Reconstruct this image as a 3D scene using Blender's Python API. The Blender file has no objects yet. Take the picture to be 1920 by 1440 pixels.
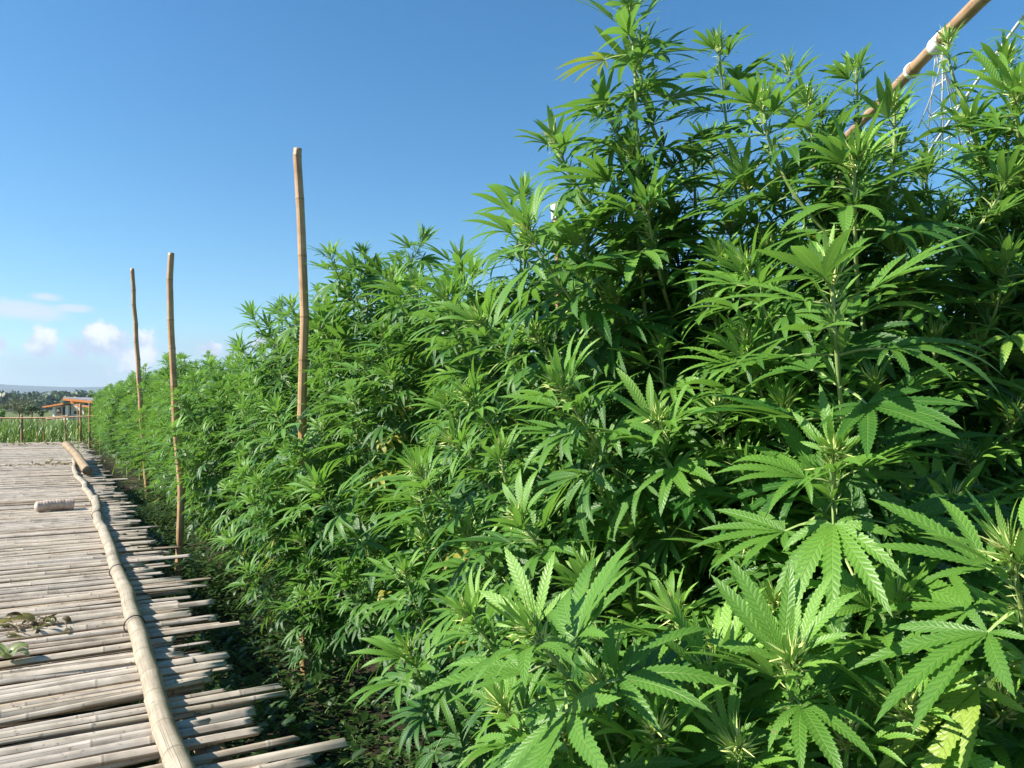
import bpy, math, random
import numpy as np
from math import sin, cos, pi, radians
from mathutils import Vector

S = bpy.context.scene
C = S.collection
rad = math.radians

# ------------------------------------------------------------------ camera
CAM = np.array([0.0, 0.0, 1.55]); PITCH = math.atan2(48, 1442); FPX = 1442.0
cam = bpy.data.cameras.new('camera'); cam.sensor_width = 36; cam.lens = FPX/1920*36
cam.clip_start = 0.02; cam.clip_end = 60000
camo = bpy.data.objects.new('camera', cam); C.objects.link(camo)
camo.location = CAM; camo.rotation_euler = (pi/2+PITCH, 0, 0)
S.camera = camo

def P(px, py, dep):
    """world point seen at photo pixel (1920x1440) at forward distance dep"""
    a = (px-960)/FPX*dep; b = (720-py)/FPX*dep
    return CAM + np.array([a, -b*sin(PITCH)+dep*cos(PITCH), b*cos(PITCH)+dep*sin(PITCH)])
def PZ(px, py, z):
    d0 = P(px, py, 1.0)-CAM
    return CAM + d0*(z-CAM[2])/d0[2]

# ------------------------------------------------------------------ world and sun
SUN_EL, SUN_AZ = rad(37), math.atan2(-.95, -.22)       # azimuth from +Y towards +X
SUN = np.array([sin(SUN_AZ)*cos(SUN_EL), cos(SUN_AZ)*cos(SUN_EL), sin(SUN_EL)])
w = bpy.data.worlds.new('World'); S.world = w; w.use_nodes = True
nt = w.node_tree; nt.nodes.clear()
def N(tree, typ, **kw):
    n = tree.nodes.new(typ)
    for k, v in kw.items():
        if k.startswith('i_'):
            key = k[2:]
            key = int(key) if key.isdigit() else key.replace('_', ' ')
            n.inputs[key].default_value = v
        else: setattr(n, k, v)
    return n
def math_(tree, op, a, b=None, c=None, clamp=False):
    n = tree.nodes.new('ShaderNodeMath'); n.operation = op; n.use_clamp = clamp
    for i, v in enumerate((a, b, c)):
        if v is None: continue
        if isinstance(v, (int, float)): n.inputs[i].default_value = v
        else: tree.links.new(v, n.inputs[i])
    return n.outputs[0]
def mapr(tree, v, a, b, c=0.0, d=1.0, smooth=True):
    n = tree.nodes.new('ShaderNodeMapRange'); n.interpolation_type = 'SMOOTHSTEP' if smooth else 'LINEAR'
    tree.links.new(v, n.inputs['Value'])
    for k, x in zip(('From Min', 'From Max', 'To Min', 'To Max'), (a, b, c, d)): n.inputs[k].default_value = x
    return n.outputs[0]
L = nt.links.new
sky = N(nt, 'ShaderNodeTexSky', sky_type='NISHITA', sun_disc=False)
sky.sun_elevation = SUN_EL; sky.sun_rotation = SUN_AZ
sky.altitude = 0; sky.air_density = 1.0; sky.dust_density = 0.15; sky.ozone_density = 3.2
SKY_STRENGTH = 0.080
# clouds low over the horizon, laid out by compass direction and height angle
tc = N(nt, 'ShaderNodeTexCoord'); sx = N(nt, 'ShaderNodeSeparateXYZ'); L(tc.outputs['Generated'], sx.inputs[0])
az = math_(nt, 'ARCTAN2', sx.outputs['X'], sx.outputs['Y']); el = math_(nt, 'ARCSINE', sx.outputs['Z'])
def dirn(px, py):
    d = P(px, py, 1.0)-CAM; d = d/np.linalg.norm(d)
    return math.atan2(d[0], d[1]), math.asin(d[2])
def cloud(blobs, nscale, namp, lo, hi, seed, stretch=1.0):
    cb = N(nt, 'ShaderNodeCombineXYZ')
    L(az, cb.inputs[0]); L(math_(nt, 'MULTIPLY', el, stretch), cb.inputs[1]); cb.inputs[2].default_value = seed
    nz = N(nt, 'ShaderNodeTexNoise', i_Scale=nscale, i_Detail=9.0, i_Roughness=0.6); L(cb.outputs[0], nz.inputs['Vector'])
    acc = None
    for px, py, rx, ry in blobs:
        a0, e0 = dirn(px, py)
        q1 = math_(nt, 'DIVIDE', math_(nt, 'SUBTRACT', az, a0), rx/FPX*.75)
        q2 = math_(nt, 'DIVIDE', math_(nt, 'SUBTRACT', el, e0), ry/FPX)
        r2 = math_(nt, 'ADD', math_(nt, 'MULTIPLY', q1, q1), math_(nt, 'MULTIPLY', q2, q2))
        v = math_(nt, 'SUBTRACT', 1.0, math_(nt, 'SQRT', r2))
        acc = v if acc is None else math_(nt, 'MAXIMUM', acc, v)
    acc = math_(nt, 'MAXIMUM', acc, -2.0)
    v = math_(nt, 'ADD', acc, math_(nt, 'MULTIPLY', math_(nt, 'SUBTRACT', nz.outputs['Fac'], 0.5), namp))
    return mapr(nt, v, lo, hi), nz.outputs['Fac']
c1, n1 = cloud([(195, 645, 92, 48), (150, 652, 50, 38), (78, 650, 44, 38), (268, 660, 44, 42), (-8, 645, 34, 20), (-150, 640, 90, 40), (-300, 600, 120, 50),
                (500, 640, 50, 18), (395, 655, 34, 16), (900, 640, 120, 40), (1300, 660, 160, 40)], 24.0, 2.6, 0.04, 0.42, 1.7)
c2, n2 = cloud([(400, 650, 260, 46), (120, 690, 330, 40), (-200, 540, 160, 20), (1100, 600, 300, 50)], 11.0, 1.5, 0.0, 1.3, 5.2, 2.4)
c3, n3 = cloud([(35, 584, 120, 26), (85, 556, 46, 11), (140, 578, 60, 10), (-200, 560, 150, 24)], 13.0, 1.7, 0.05, 0.75, 8.4, 2.6)
shade = mapr(nt, n1, 0.36, 0.62)
cc = N(nt, 'ShaderNodeMixRGB'); L(shade, cc.inputs['Fac'])
cc.inputs['Color1'].default_value = (3.7, 4.1, 5.0, 1); cc.inputs['Color2'].default_value = (7.2, 7.1, 7.2, 1)
hv = N(nt, 'ShaderNodeHueSaturation', i_Saturation=1.30, i_Value=1.0); L(sky.outputs[0], hv.inputs['Color'])
air = N(nt, 'ShaderNodeMixRGB', blend_type='MULTIPLY', i_Fac=1.0); L(hv.outputs[0], air.inputs['Color1']); air.inputs['Color2'].default_value = (.90, 1.02, .96, 1)
m2 = N(nt, 'ShaderNodeMixRGB'); L(math_(nt, 'MULTIPLY', c2, 0.7), m2.inputs['Fac']); L(air.outputs[0], m2.inputs['Color1']); m2.inputs['Color2'].default_value = (3.0, 3.4, 4.2, 1)
m3 = N(nt, 'ShaderNodeMixRGB'); L(math_(nt, 'MULTIPLY', c3, 0.75), m3.inputs['Fac']); L(m2.outputs[0], m3.inputs['Color1']); m3.inputs['Color2'].default_value = (4.9, 5.1, 5.8, 1)
m1 = N(nt, 'ShaderNodeMixRGB'); L(math_(nt, 'MULTIPLY', c1, 0.92), m1.inputs['Fac']); L(m3.outputs[0], m1.inputs['Color1']); L(cc.outputs[0], m1.inputs['Color2'])
bg = N(nt, 'ShaderNodeBackground', i_Strength=SKY_STRENGTH); L(m1.outputs[0], bg.inputs['Color'])
wo = N(nt, 'ShaderNodeOutputWorld'); L(bg.outputs[0], wo.inputs['Surface'])

sl = bpy.data.lights.new('sun', 'SUN'); sl.energy = 5.0; sl.angle = rad(0.53); sl.color = (1.0, 0.93, 0.82)
so = bpy.data.objects.new('sun', sl); C.objects.link(so)
so.rotation_euler = Vector(SUN).to_track_quat('Z', 'Y').to_euler(); so.location = (-20, -15, 20)

S.view_settings.view_transform = 'Standard'; S.view_settings.look = 'None'
S.view_settings.exposure = 1.18; S.view_settings.gamma = 1.0
S.render.engine = 'CYCLES'
S.cycles.max_bounces = 7; S.cycles.diffuse_bounces = 3; S.cycles.transmission_bounces = 5
S.cycles.glossy_bounces = 3; S.cycles.transparent_max_bounces = 4; S.cycles.volume_bounces = 0
S.cycles.use_denoising = True

# ------------------------------------------------------------------ mesh helpers
def nrm(v): v = np.asarray(v, float); return v/max(np.linalg.norm(v), 1e-9)
class MB:
    """collects quads with uv, tone and material index; builds ONE mesh"""
    def __init__(s): s.V = []; s.F = []; s.UV = []; s.T = []; s.M = []; s.n = 0
    def add(s, V, F, uv=None, tone=0.5, mat=0):
        V = np.asarray(V, float); F = np.asarray(F, np.int64)
        s.V.append(V); s.F.append(F+s.n)
        s.UV.append(np.zeros((len(V), 2)) if uv is None else np.asarray(uv, float))
        s.T.append(np.full(len(V), tone) if np.isscalar(tone) else np.asarray(tone, float))
        s.M.append(np.full(len(F), mat)); s.n += len(V)
    def mesh(s, name, mats, smooth=True):
        V = np.concatenate(s.V); F = np.concatenate(s.F); UV = np.concatenate(s.UV); T = np.concatenate(s.T)
        me = bpy.data.meshes.new(name)
        me.vertices.add(len(V)); me.vertices.foreach_set('co', V.astype(np.float32).ravel())
        fl = F.astype(np.int32).ravel()
        me.loops.add(len(fl)); me.loops.foreach_set('vertex_index', fl)
        me.polygons.add(len(F)); me.polygons.foreach_set('loop_start', np.arange(0, len(fl), 4, dtype=np.int32))
        me.polygons.foreach_set('material_index', np.concatenate(s.M).astype(np.int32))
        me.polygons.foreach_set('use_smooth', np.full(len(F), smooth))
        u = me.uv_layers.new(name='UVMap'); u.data.foreach_set('uv', UV[fl].astype(np.float32).ravel())
        a = me.attributes.new('tone', 'FLOAT', 'POINT'); a.data.foreach_set('value', T.astype(np.float32))
        for m in (mats if isinstance(mats, (list, tuple)) else [mats]): me.materials.append(m)
        me.update(calc_edges=True)
        return me
    def build(s, name, mats, parent=None, smooth=True, **props):
        return link(name, s.mesh(name, mats, smooth), parent, **props)
def link(name, me, parent=None, **props):
    o = bpy.data.objects.new(name, me); C.objects.link(o)
    if parent is not None: o.parent = parent
    for k, v in props.items(): o[k] = v
    return o
def empty(name, loc, label, cat, group=None):
    o = bpy.data.objects.new(name, None); C.objects.link(o); o.location = loc; o.empty_display_size = .1
    tag(o, label, cat, group); return o
def tag(o, label, cat, group=None):
    o['label'] = label; o['category'] = cat
    if group: o['group'] = group
    return o
def frames(path):
    path = np.asarray(path, float); t = np.gradient(path, axis=0); t /= np.maximum(np.linalg.norm(t, axis=1), 1e-9)[:, None]
    ref = np.array([0, 0, 1.0]) if abs(t[0][2]) < .9 else np.array([1.0, 0, 0])
    n = nrm(np.cross(ref, t[0])); A = []; B = []
    for k in range(len(path)):
        n = nrm(n-t[k]*np.dot(n, t[k])); A.append(n); B.append(np.cross(t[k], n))
    return t, np.array(A), np.array(B)
def tube(mb, path, r, sides=6, cap=True, tone=.5, mat=0, squash=None):
    path = np.asarray(path, float); n = len(path); r = np.broadcast_to(np.asarray(r, float), (n,))
    t, A, B = frames(path)
    ln = np.concatenate([[0], np.cumsum(np.linalg.norm(np.diff(path, axis=0), axis=1))])
    if cap:
        path = np.concatenate([path[:1], path, path[-1:]]); r = np.concatenate([[0], r, [0]])
        A = np.concatenate([A[:1], A, A[-1:]]); B = np.concatenate([B[:1], B, B[-1:]]); ln = np.concatenate([ln[:1], ln, ln[-1:]])
        if not np.isscalar(tone): tone = np.concatenate([tone[:1], tone, tone[-1:]])
        n += 2
    th = np.linspace(0, 2*pi, sides+1)
    V = path[:, None]+r[:, None, None]*(np.cos(th)[None, :, None]*A[:, None]+np.sin(th)[None, :, None]*B[:, None])
    uv = np.stack(np.broadcast_arrays(np.linspace(0, 1, sides+1)[None], ln[:, None]), -1)
    i = np.arange(n-1)[:, None]*(sides+1)+np.arange(sides)[None]
    F = np.stack([i, i+1, i+sides+2, i+sides+1], -1).reshape(-1, 4)
    T = tone if np.isscalar(tone) else np.repeat(tone, sides+1)
    mb.add(V.reshape(-1, 3), F, uv.reshape(-1, 2), T, mat)
def box(mb, c, sz, rotz=0.0, tone=.5, mat=0, R=None):
    c = np.asarray(c, float); h = np.asarray(sz, float)/2
    V = np.array([[x, y, z] for z in (-1, 1) for y in (-1, 1) for x in (-1, 1)], float)*h
    M = np.array([[cos(rotz), -sin(rotz), 0], [sin(rotz), cos(rotz), 0], [0, 0, 1]]) if R is None else R
    V = V@M.T+c
    Q = [[0, 2, 3, 1], [4, 5, 7, 6], [0, 1, 5, 4], [2, 6, 7, 3], [0, 4, 6, 2], [1, 3, 7, 5]]
    VV = np.concatenate([V[q] for q in Q]); F = np.arange(24).reshape(6, 4)
    uv = np.tile(np.array([[0, 0], [1, 0], [1, 1], [0, 1]]), (6, 1))
    mb.add(VV, F, uv, tone, mat)
def bez(p0, p1, p2, p3, n):
    t = np.linspace(0, 1, n)[:, None]
    return (1-t)**3*p0+3*(1-t)**2*t*p1+3*(1-t)*t*t*p2+t**3*p3
def smooth_path(pts, n):
    pts = np.asarray(pts, float); ln = np.concatenate([[0], np.cumsum(np.linalg.norm(np.diff(pts, axis=0), axis=1))])
    q = np.concatenate([[2*pts[0]-pts[1]], pts, [2*pts[-1]-pts[-2]]]); out = []
    for s in np.linspace(0, ln[-1], n):
        k = min(int(np.searchsorted(ln, s, side='right'))-1, len(pts)-2); t = (s-ln[k])/(ln[k+1]-ln[k])
        a, b, c, d = q[k:k+4]
        out.append(.5*((2*b)+(c-a)*t+(2*a-5*b+4*c-d)*t*t+(3*b-a-3*c+d)*t**3))
    return np.array(out)

# ------------------------------------------------------------------ materials
def newmat(name):
    m = bpy.data.materials.new(name); m.use_nodes = True; t = m.node_tree; t.nodes.clear()
    out = N(t, 'ShaderNodeOutputMaterial'); b = N(t, 'ShaderNodeBsdfPrincipled'); t.links.new(b.outputs[0], out.inputs['Surface'])
    return m, t, b, out
def ramp(t, fac, stops):
    r = N(t, 'ShaderNodeValToRGB'); t.links.new(fac, r.inputs['Fac']); e = r.color_ramp.elements
    while len(e) < len(stops): e.new(0.5)
    for k, (p, c) in enumerate(stops): e[k].position = p; e[k].color = (*c, 1)
    return r.outputs['Color']
def noise(t, scale, detail=4.0, rough=.55, vec=None, coord='Object', stretch=None):
    n = N(t, 'ShaderNodeTexNoise', i_Scale=scale, i_Detail=detail, i_Roughness=rough)
    if vec is None:
        vec = N(t, 'ShaderNodeTexCoord').outputs[coord]
    if stretch:
        mp = N(t, 'ShaderNodeMapping'); mp.inputs['Scale'].default_value = stretch; t.links.new(vec, mp.inputs['Vector']); vec = mp.outputs[0]
    t.links.new(vec, n.inputs['Vector'])
    return n.outputs['Fac']
def attr(t, name): 
    a = N(t, 'ShaderNodeAttribute'); a.attribute_name = name; return a.outputs['Fac']
def mix(t, f, a, b, typ='MIX'):
    m = N(t, 'ShaderNodeMixRGB', blend_type=typ)
    for k, v in (('Fac', f), ('Color1', a), ('Color2', b)):
        if isinstance(v, (tuple, list)): m.inputs[k].default_value = (*v, 1)
        elif isinstance(v, (int, float)): m.inputs[k].default_value = v
        else: t.links.new(v, m.inputs[k])
    return m.outputs[0]
def bump(t, b, h, strength, dist):
    n = N(t, 'ShaderNodeBump', i_Strength=strength, i_Distance=dist); t.links.new(h, n.inputs['Height']); t.links.new(n.outputs[0], b.inputs['Normal'])
def plain(name, col, rough=.7, nscale=None, amt=.25):
    m, t, b, o = newmat(name); b.inputs['Roughness'].default_value = rough
    if nscale:
        f = noise(t, nscale)
        t.links.new(ramp(t, f, [(.3, tuple(c*(1-amt) for c in col)), (.7, tuple(min(1, c*(1+amt)) for c in col))]), b.inputs['Base Color'])
    else: b.inputs['Base Color'].default_value = (*col, 1)
    return m

def leaf_material(name, dark, light, trans, veins=True):
    m, t, b, out = newmat(name); lk = t.links.new
    tone = attr(t, 'tone')
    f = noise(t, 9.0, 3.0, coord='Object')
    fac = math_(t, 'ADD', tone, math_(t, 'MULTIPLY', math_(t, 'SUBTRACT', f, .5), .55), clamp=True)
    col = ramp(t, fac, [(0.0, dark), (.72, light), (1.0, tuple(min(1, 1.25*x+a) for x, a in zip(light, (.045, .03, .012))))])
    geo = N(t, 'ShaderNodeNewGeometry')
    if veins:
        uv = N(t, 'ShaderNodeUVMap'); sp = N(t, 'ShaderNodeSeparateXYZ'); lk(uv.outputs[0], sp.inputs[0])
        av = math_(t, 'ABSOLUTE', sp.outputs['Y'])
        ph = math_(t, 'SUBTRACT', math_(t, 'MULTIPLY', sp.outputs['X'], 20.0), math_(t, 'MULTIPLY', av, 1.5))
        fr = math_(t, 'FRACT', ph)
        tri = math_(t, 'ABSOLUTE', math_(t, 'SUBTRACT', math_(t, 'MULTIPLY', fr, 2.0), 1.0))     # 1 on the vein line
        line = mapr(t, tri, .66, .95)
        mid = mapr(t, av, .10, .03)
        vein = math_(t, 'MAXIMUM', math_(t, 'MULTIPLY', line, .5), mid)
        col_top = mix(t, math_(t, 'MULTIPLY', line, .5), col, tuple(.55*x for x in dark))
        col_top = mix(t, math_(t, 'MULTIPLY', mid, .35), col_top, (.22, .33, .08))
        under = mix(t, .55, col, (.15, .31, .08)); under = mix(t, math_(t, 'MULTIPLY', vein, .75), under, (.36, .42, .16))
        base = mix(t, geo.outputs['Backfacing'], col_top, under)
        bump(t, b, math_(t, 'SUBTRACT', math_(t, 'MULTIPLY', tri, -1.0), math_(t, 'MULTIPLY', mid, 2.0)), .34, .0018)
    else:
        base = mix(t, math_(t, 'MULTIPLY', geo.outputs['Backfacing'], .5), col, (.20, .29, .10))
    # ageing: yellowed leaves (tone above 1.2) and small dead spots
    base = mix(t, mapr(t, tone, 1.2, 1.45), base, (.34, .31, .05))
    spot = noise(t, 55.0, 2.0, coord='Object'); base = mix(t, math_(t, 'MULTIPLY', mapr(t, spot, .72, .78), .8), base, (.24, .19, .07))
    lk(base, b.inputs['Base Color']); b.inputs['Roughness'].default_value = .44
    b.inputs['Specular IOR Level'].default_value = .48
    tr = N(t, 'ShaderNodeBsdfTranslucent'); lk(mix(t, .45, base, trans), tr.inputs['Color'])
    ms = N(t, 'ShaderNodeMixShader', i_Fac=.33); lk(b.outputs[0], ms.inputs[1]); lk(tr.outputs[0], ms.inputs[2])
    lk(ms.outputs[0], out.inputs['Surface'])
    return m
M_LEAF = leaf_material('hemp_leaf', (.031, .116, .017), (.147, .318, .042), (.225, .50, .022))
M_LEAF_FAR = leaf_material('hemp_leaf_small', (.026, .094, .013), (.134, .290, .036), (.21, .47, .022), veins=False)
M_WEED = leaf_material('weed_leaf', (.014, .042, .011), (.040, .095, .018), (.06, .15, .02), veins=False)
M_GRASS = leaf_material('grass_blade', (.08, .17, .02), (.20, .34, .05), (.2, .4, .03), veins=False)
M_CORN = leaf_material('corn_blade', (.045, .10, .015), (.17, .27, .05), (.2, .35, .04), veins=False)
M_TREE = leaf_material('tree_leaf', (.018, .042, .012), (.05, .085, .024), (.06, .12, .02), veins=False)
M_DRYTREE = leaf_material('dry_tree_leaf', (.045, .045, .022), (.10, .09, .05), (.1, .1, .04), veins=False)
M_FOREST = leaf_material('forest_leaf', (.026, .045, .022), (.042, .06, .03), (.04, .07, .02), veins=False)
def stem_material():
    m, t, b, o = newmat('hemp_stem')
    f = noise(t, 60, 3, coord='Object', stretch=(1, 1, .15))
    c = ramp(t, f, [(.3, (.13, .22, .05)), (.7, (.30, .38, .13))])
    t.links.new(c, b.inputs['Base Color']); b.inputs['Roughness'].default_value = .55
    return m
M_STEM = stem_material()
M_BUD = plain('hemp_flower', (.56, .64, .22), .6, 90, .3)

def bamboo_material(name, c_dark, c_mid, c_light, node, blotch=.5, rough=.6):
    m, t, b, o = newmat(name); lk = t.links.new
    uv = N(t, 'ShaderNodeUVMap').outputs[0]
    info = N(t, 'ShaderNodeObjectInfo')
    geo = N(t, 'ShaderNodeNewGeometry')
    fib = noise(t, 1.0, 6, .65, vec=uv, stretch=(26, 3.5, 1))
    fib2 = noise(t, 1.0, 3, .6, vec=geo.outputs['Position'], stretch=(9, 9, 9))
    v = math_(t, 'ADD', math_(t, 'MULTIPLY', fib, .55), math_(t, 'MULTIPLY', fib2, blotch))
    c = ramp(t, v, [(.30, c_dark), (.50, c_mid), (.72, c_light)])
    tone = attr(t, 'tone')     # 0..1 slat hue, 2 = node line
    hue = mapr(t, tone, 0, 1, .62, 1.25, False)
    ct = ramp(t, math_(t, 'MINIMUM', tone, 1.0), [(0.0, (.68, .59, .49)), (.22, (.86, .81, .75)), (.5, (.93, .92, .92)), (.75, (1.0, .95, .86)), (1.0, (1.0, .98, .95))])
    c = mix(t, 1.0, c, ct, 'MULTIPLY')
    st = noise(t, 1.0, 5, .65, vec=geo.outputs['Position'], stretch=(3.5, 3.5, 3.5)); c = mix(t, math_(t, 'MULTIPLY', mapr(t, st, .56, .72), .45), c, tuple(.8*x for x in c_dark))
    crack = noise(t, 1.0, 2, .5, vec=uv, stretch=(60, .9, 1)); c = mix(t, math_(t, 'MULTIPLY', mapr(t, crack, .62, .70), .75), c, tuple(.4*x for x in c_dark))
    sp = noise(t, 1.0, 2, .5, vec=geo.outputs['Position'], stretch=(60, 60, 60))
    c = mix(t, math_(t, 'MULTIPLY', mapr(t, sp, .64, .74), .55), c, tuple(.35*x for x in c_dark))
    nd = mapr(t, tone, 1.3, 1.9)
    c = mix(t, math_(t, 'MULTIPLY', nd, .85), c, node)
    lk(c, b.inputs['Base Color']); b.inputs['Roughness'].default_value = rough; b.inputs['Specular IOR Level'].default_value = .3
    bump(t, b, fib, .35, .003)
    return m
M_SLAT = bamboo_material('weathered_bamboo', (.18, .145, .11), (.47, .42, .35), (.68, .62, .54), (.11, .08, .055))
M_RAIL = bamboo_material('rail_bamboo', (.16, .13, .09), (.32, .28, .21), (.46, .42, .335), (.12, .09, .055), rough=.5)
M_POLE = bamboo_material('tan_bamboo', (.22, .125, .060), (.40, .245, .125), (.54, .365, .215), (.12, .07, .04), blotch=.6, rough=.42)
M_STUMP = bamboo_material('stump_bamboo', (.12, .085, .05), (.25, .185, .11), (.36, .28, .175), (.10, .06, .03), blotch=.6)
M_STRING = plain('white_string', (.78, .78, .76), .7)

# ------------------------------------------------------------------ ground, far land
U = np.array([-.508, .861, 0.0]); D = np.array([.861, .508, 0.0])      # along the walkway, across it to the right
def W(s, d, z=0.0): return U*s+D*d+np.array([0, 0, z])
rng = np.random.default_rng(11)
def ground():
    m, t, b, o = newmat('soil_and_fields'); lk = t.links.new
    geo = N(t, 'ShaderNodeNewGeometry'); pos = geo.outputs['Position']
    n1 = noise(t, 1.0, 8, .62, vec=pos, stretch=(6, 6, 6)); n2 = noise(t, 1.0, 3, .5, vec=pos, stretch=(.9, .9, .9))
    soil = ramp(t, n1, [(.3, (.014, .010, .007)), (.52, (.036, .026, .017)), (.75, (.095, .07, .048))])
    soil = mix(t, mapr(t, n2, .45, .65, 0, .55), soil, (.035, .05, .018))
    n3 = noise(t, 1.0, 4, .5, vec=pos, stretch=(.02, .02, .02))
    field = ramp(t, n3, [(.35, (.06, .10, .025)), (.5, (.12, .15, .05)), (.65, (.16, .14, .07))])
    ln = N(t, 'ShaderNodeVectorMath', operation='LENGTH'); lk(pos, ln.inputs[0])
    c = mix(t, mapr(t, ln.outputs['Value'], 30, 48), soil, field)
    lk(c, b.inputs['Base Color']); b.inputs['Roughness'].default_value = .95; b.inputs['Specular IOR Level'].default_value = .15
    bump(t, b, n1, .8, .03)
    r = np.concatenate([[0], np.geomspace(.25, 45, 110), np.geomspace(50, 22000, 30)]); th = np.linspace(0, 2*pi, 181)
    X = r[:, None]*np.sin(th); Y = r[:, None]*np.cos(th)
    Z = np.zeros_like(X); k = (r < 42)[:, None]
    Z = Z+k*(.018*np.sin(X*5.1+Y*2.3)*np.sin(Y*4.3-X*1.7)+.012*np.sin(X*13+1)*np.sin(Y*11)+.008*np.sin(X*31+Y*9)*np.sin(Y*27)); Z[:, -1] = Z[:, 0]
    V = np.stack([X, Y, Z], -1).reshape(-1, 3); n = len(th)
    i = np.arange(len(r)-1)[:, None]*n+np.arange(n-1)[None]
    F = np.stack([i, i+n, i+n+1, i+1], -1).reshape(-1, 4)
    mb = MB(); mb.add(V, F); mb.build('ground', m, kind='structure')
ground()
def hills():
    m, t, b, o = newmat('hill_forest')
    t.links.new(ramp(t, noise(t, .002, 6), [(.35, (.03, .05, .02)), (.65, (.06, .085, .035))]), b.inputs['Base Color']); b.inputs['Roughness'].default_value = 1
    az = np.linspace(rad(-75), rad(60), 240); rr = np.linspace(6000, 10500, 14); g = np.random.default_rng(3)
    h = np.zeros(len(az))
    for k in range(1, 9): h += np.sin(az*k*5.3+g.uniform(0, 6.3))*95/(k**.9)
    h = 262+h*.42+40*np.sin(az*3+1.2)
    prof = np.sin(np.linspace(0, 1, 14)*pi)**.8
    X = np.sin(az)[:, None]*rr; Y = np.cos(az)[:, None]*rr
    Z = h[:, None]*prof*(1+.12*np.sin(X*.0021+Y*.0013)*np.sin(Y*.003))-15
    V = np.stack([X, Y, Z], -1).reshape(-1, 3); n = 14
    i = np.arange(len(az)-1)[:, None]*n+np.arange(n-1)[None]
    F = np.stack([i, i+1, i+n+1, i+n], -1).reshape(-1, 4)
    mb = MB(); mb.add(V, F); mb.build('hills', m, kind='structure')
hills()
# ------------------------------------------------------------------ bamboo walkway
rnd = random.Random(5)
DECK = 0.55
def slat(mb, s0, d0, d1, wid, zoff, yaw, tone, g):
    """one split-bamboo slat from d0 (left) to d1 (right end)"""
    ln = d1-d0; stops = list(np.arange(0, ln, .16)); nodes = list(np.arange(g.uniform(.05, .3), ln-.03, g.uniform(.34, .55)))
    for nd in nodes: stops += [nd-.010, nd-.003, nd+.003, nd+.010]
    stops = np.array(sorted(set([0.0, ln]+[x for x in stops if 0 < x < ln])))
    tn = np.array([min([abs(x-nd) for nd in nodes]+[1]) for x in stops])
    bow = g.uniform(-.02, .02); b2 = g.uniform(-.010, .010); ph = g.uniform(0, 6)
    arch = wid*g.uniform(.24, .40); th = g.uniform(.006, .010); tilt = g.uniform(-.16, .16)
    a = np.linspace(-1, 1, 7)
    top = np.stack([a*wid/2, arch*(1-np.abs(a)**2.2)], -1); bot = np.stack([a[::-1]*wid*.46, arch*.75*(1-np.abs(a[::-1])**2)-th], -1)
    ring = np.concatenate([top, bot, top[:1]]); K = len(ring)
    Vs = []; T = []; UVs = []
    for x, dn in zip(stops, tn):
        u = x/ln; yy = s0+(x-ln*.7)*yaw+bow*sin(pi*u)+b2*sin(2*pi*u+ph)
        k = 1.0+(.07 if .002 < dn < .006 else 0)
        r = ring*k; end = x in (0.0, ln)
        jit = g.uniform(-.016, .010, K) if x == ln else np.zeros(K)
        if x == ln: jit[-1] = jit[0]
        ss = yy+r[:, 0]; zz = DECK+zoff+r[:, 1]+r[:, 0]*tilt+.006*sin(3*u+ph)+(.02*(x-ln*.75)/.4*(u > .75)*g.uniform(-.2, .15) if False else 0)
        dd = d0+x+jit
        Vs.append(ss[:, None]*U+dd[:, None]*D+np.stack([0*zz, 0*zz, zz], -1))
        T.append(np.full(K, 1.62 if dn < .004 else tone))
        UVs.append(np.stack([np.linspace(0, .35, K)+tone*7, np.full(K, x+tone*13)], -1))
    # closed ends
    c0 = Vs[0].mean(0); c1 = Vs[-1].mean(0)
    Vs = [np.tile(c0, (K, 1))]+Vs+[np.tile(c1, (K, 1))]; T = [T[0]]+T+[np.full(K, tone*.5)]; UVs = [UVs[0]]+UVs+[UVs[-1]]
    n = len(Vs); i = np.arange(n-1)[:, None]*K+np.arange(K-1)[None]
    F = np.stack([i, i+1, i+K+1, i+K], -1).reshape(-1, 4)[:, ::-1]
    mb.add(np.concatenate(Vs), F, np.concatenate(UVs), np.concatenate(T))
def walkway():
    root = empty('bamboo_walkway', W(2, 0, 0), 'long pale walkway of weathered split bamboo slats with ragged right edge', 'walkway')
    off = np.array(root.location)
    g = np.random.default_rng(21); rest = MB(); count = 0; s = -1.2; k = 0
    while s < 27.0:
        wid = g.uniform(.030, .050) if g.random() < .75 else g.uniform(.020, .030)
        if k % 2 == 0 or g.random() < .18: d1 = .59+g.normal(0, .07)
        else: d1 = .46+g.normal(0, .10)
        if g.random() < .06: d1 += .18
        mb = MB(); slat(mb, s, -2.35+g.uniform(-.15, .15), d1, wid, g.uniform(0, .022)-(.026 if k % 3 == 1 else 0), g.normal(0, .027), g.uniform(0, 1)**.8, g)
        mb.V = [v-off for v in mb.V]
        if 2.0 < s and count < 100:
            mb.build('slat', M_SLAT, root); count += 1
        else: rest.add(mb.V[0], mb.F[0], mb.UV[0], mb.T[0])
        s += wid*g.uniform(1.0, 1.36) if g.random() > .09 else wid*2.0; k += 1
    rest.build('slats', M_SLAT, root, kind='stuff')
    for d in (.42, -.9, -2.1):
        mb = MB(); pts = [W(x, d+.02*sin(x), DECK-.07)-off for x in np.linspace(-1.2, 27, 40)]
        tube(mb, pts, .045, 8); mb.build('bearer', M_STUMP, root)
    for x in np.arange(1, 27, 2.6):
        mb = MB(); tube(mb, [W(x, .42, -.05)-off, W(x, .42, DECK-.10)-off], .04, 8); mb.build('leg', M_STUMP, root)


walkway()

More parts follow.
